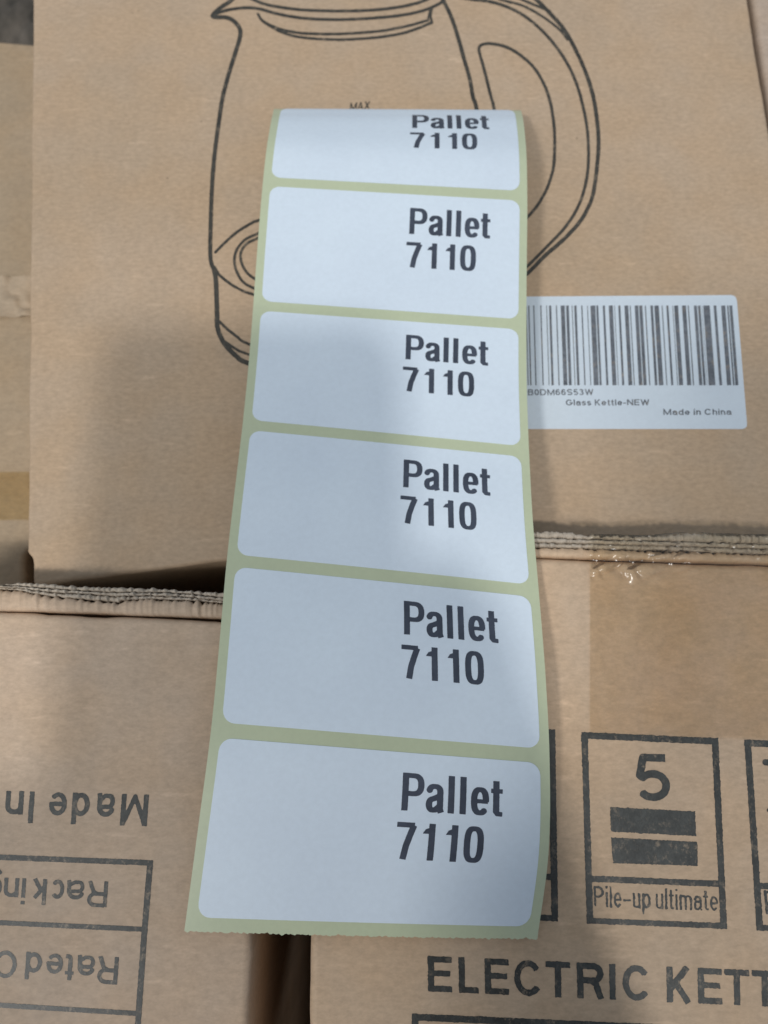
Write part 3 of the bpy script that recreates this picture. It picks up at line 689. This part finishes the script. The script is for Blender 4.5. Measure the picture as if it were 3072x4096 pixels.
def wvar(P, wv, wh):                        # stems thick, arches thinner
    P = np.array(P); T = np.gradient(P, axis=0); L_ = np.linalg.norm(T, axis=1)+1e-9; v = (np.abs(T[:, 1])/L_)
    return list(wh+(wv-wh)*v)
def bold(ch, W):
    wv, wh = .166, .132; a, b = wv/2, wh/2; o = []; q = []; xh = .755
    def P(pts, wl=None, ca=1, cb=1): o.append((pts, wl or wvar(pts, wv, wh), ca, cb))
    if ch == 'P':
        P([(a, 0), (a, 1)]); P([(a, 1-b), (W*.5, 1-b)]+sarc(W*.5, .695, W*.5-a, .305-b, 88, -88, 22, 2.5)+[(W*.5, .39+b), (a, .39+b)])
    elif ch == 'l': P([(W/2, 0), (W/2, 1)])
    elif ch == 'a':
        P(sarc(W*.47, xh-b-.16, W*.47-a, .16, 172, 0, 18, 2.4)+[(W-a-.03, .10), (W-a+.005, 0)], None, 1, 1)
        P([(W-a-.03, .455), (W*.62, .41), (W*.40, .36)]+sarc(W*.40, .205, W*.40-a, .145, 105, 270, 14, 2.4)+[(W*.52, b+.005), (W-a-.04, .17)], None, 0, 0)
    elif ch == 'e':
        P([(a, .375), (W-.03, .375)], [.11, .11]); P(sarc(W/2, xh/2, W/2-a, xh/2-b, -1, 318, 34, 2.6))
    elif ch == 't':
        x = W*.44; P([(x, .95), (x, .13)], None, 1, 0); P([(x, .14), (x+.025, .075), (x+.08, .062), (W-.01, .062)], [.16, .14, .125, .125], 0, 1); P([(0, xh-.075), (W*.97, xh-.075)], [.118, .118])
    elif ch == '7': P([(0, 1-.068), (W-.07, 1-.068)], [.136, .136]); P([(W-.092, .93), (W*.66, .66), (W*.50, .36), (W*.40, 0)], [.165]*4, 1, 1)
    elif ch == '1': P([(W-a, 0), (W-a, 1)]); q.append([(0, .725), (0, .80), (.11, .845), (W-wv, 1.0), (W-a, 1.0), (W-a, .725)])
    elif ch == '0': P(sarc(W/2, .5, W/2-a, .5-b, 0, 360, 44, 3.0), None, 0, 0)
    return o, q
def bold_line(spec):
    st, po = [], []
    for ch, x0, x1 in spec:
        o, q = bold(ch, x1-x0)
        st += [([(x+x0, y) for x, y in p], w_, c0, c1) for p, w_, c0, c1 in o]; po += [[(x+x0, y) for x, y in p] for p in q]
    return st, po
pal, pq = bold_line((('P', 0, .578), ('a', .632, 1.115), ('l', 1.21, 1.376), ('l', 1.52, 1.686), ('e', 1.81, 2.285), ('t', 2.335, 2.65)))
num, nq = bold_line((('7', 0, .53), ('1', .635, 1.0), ('1', 1.23, 1.59), ('0', 1.755, 2.27)))
# local text units -> millimetres on the label (x from its left edge, y from its top)
TP = contour(field(pal, .012, .002, .04, None, 3, pq)); TN = contour(field(num, .012, .002, .04, None, 4, nq))
texts = ['bottom label of the strip, nearest its torn edge', 'second label from the torn bottom end', 'third label from the torn bottom end', 'fourth label from the torn bottom end', 'fifth label from the torn bottom end', 'topmost label, curling away over the bend']
for k in range(6):
    v0 = 3.0+41.8*k+(0.0 if k else 0)
    if k: v0 = 43.15+41.8*(k-1)+1.7
    V = []; Fc = []
    for layer, up in ((0, .14), (1, .01)):
        for y, a, b in LROWS:
            for i in range(NU+1): V.append(surf(a+(b-a)*i/NU, v0+y, up))
    m = NU+1; n = len(LROWS)*m; V = V+V; q0 = 2*n
    for j in range(len(LROWS)-1):
        for i in range(NU): a = j*m+i; Fc.append([a, a+1, a+m+1, a+m])
        a = q0+j*m; Fc.append([a, a+m, n+a+m, n+a]); a = q0+j*m+NU; Fc.append([a, n+a, n+a+m, a+m])
    for i in range(NU): Fc.append([q0+i, q0+n+i, q0+n+i+1, q0+i+1]); a = q0+(len(LROWS)-1)*m+i; Fc.append([a, a+1, n+a+1, n+a])
    lb = mesh('label', V, Fc, LABEL, ls, smooth=False, label=texts[k])
    nt_ = (len(LROWS)-1)*NU
    sm_ = []
    for j in range(len(LROWS)-1): sm_ += [True]*NU+[False]*2
    sm_ += [False]*(2*NU)
    lb.data.polygons.foreach_set('use_smooth', sm_)
    for nm, (TV, TF), x0, yb, sx, sy in (('printed_word', TP, 45.75, 13.1, 8.75, 8.5), ('printed_number', TN, 45.1, 24.0, 8.75, 8.3)):
        W = [surf(x0-.21*k+p[0]*(sx+.09*k), v0+LH-yb+p[1]*sy, .14+.05) for p in TV]
        mesh(nm, W, TF, INK_L, lb)

# ================================================================== PHONE that takes the picture (casts the soft shadow on the cartons)
pm, pnt, pbs = mat_new('phone_glass'); pbs.inputs['Base Color'].default_value = (.02, .02, .025, 1); pbs.inputs['Roughness'].default_value = .2
from mathutils import Matrix, Vector
MC = Matrix.Translation((0, 0, H)) @ Matrix.Rotation(TILT, 4, 'X')
def slab(name, x0, x1, y0, y1, z0, z1, r, parent):
    rr = [(x0+px, y0+py) for px, py in rrect(x1-x0, y1-y0, r)]; n = len(rr); V = []
    c = .0008
    for z, s in ((z0, c), (z0+c, 0), (z1-c, 0), (z1, c)):
        cx, cy = (x0+x1)/2, (y0+y1)/2
        for x, y in rr: V.append(tuple(MC @ Vector((x-np.sign(x-cx)*s, y-np.sign(y-cy)*s, z))))
    F_ = [list(range(n))[::-1], list(range(3*n, 4*n))]+[[k*n+i, k*n+(i+1) % n, (k+1)*n+(i+1) % n, (k+1)*n+i] for k in range(3) for i in range(n)]
    return mesh(name, V, F_, pm, parent)
ph = thing('smartphone', 'black smartphone held flat above the label strip', 'phone', tuple(MC @ Vector((-.02, -.06, .01))))
slab('phone_body', -.060, .024, -.150, .010, .007, .0155, .012, ph)
slab('camera_bump', -.010, .012, -.030, .008, .0040, .0068, .006, ph)

def hand():
    nodes = [((.125, -.42, -.035), .040, None), ((.095, -.29, -.030), .034, 0), ((.072, -.215, -.026), .030, 1), ((.038, -.160, -.020), .032, 2), ((.000, -.140, -.020), .030, 3), ((-.034, -.136, -.018), .024, 4)]
    k = len(nodes); nodes += [((.038, -.122, -.016), .026, 3), ((.037, -.094, -.008), .0200, k), ((.036, -.066, .006), .0125, k+1), ((.028, -.050, .020), .0090, k+2)]
    for i, (y, ln) in enumerate(((-.108, .000), (-.128, .005), (-.148, .003), (-.166, -.004))):
        k = len(nodes); nodes += [((-.050, y-.004, -.012), .0115, 5), ((-.076-ln, y, -.002), .0098, k), ((-.076-ln, y+.003, .016), .0088, k+1), ((-.058, y+.004, .0235), .0078, k+2)]
    V = [tuple(MC @ Vector(n[0])) for n in nodes]; off = Vector(V[2])
    me = bpy.data.meshes.new('person'); me.from_pydata([tuple(Vector(v)-off) for v in V], [(i, n[2]) for i, n in enumerate(nodes) if n[2] is not None], []); me.update()
    o = bpy.data.objects.new('person', me); COL.objects.link(o); o.location = off
    m, nt, bs = mat_new('skin'); bs.inputs['Base Color'].default_value = (.42, .26, .18, 1); bs.inputs['Roughness'].default_value = .55; me.materials.append(m)
    sk = o.modifiers.new('skin', 'SKIN'); me.skin_vertices or None
    for i, n in enumerate(nodes):
        d = me.skin_vertices[0].data[i]; d.radius = (n[1], n[1]); d.use_root = i == 0
    sk.use_smooth_shade = True; sb = o.modifiers.new('sub', 'SUBSURF'); sb.levels = 1; sb.render_levels = 2
    o['label'] = 'bare hand and forearm of the photographer holding the smartphone'; o['category'] = 'person'
hand()
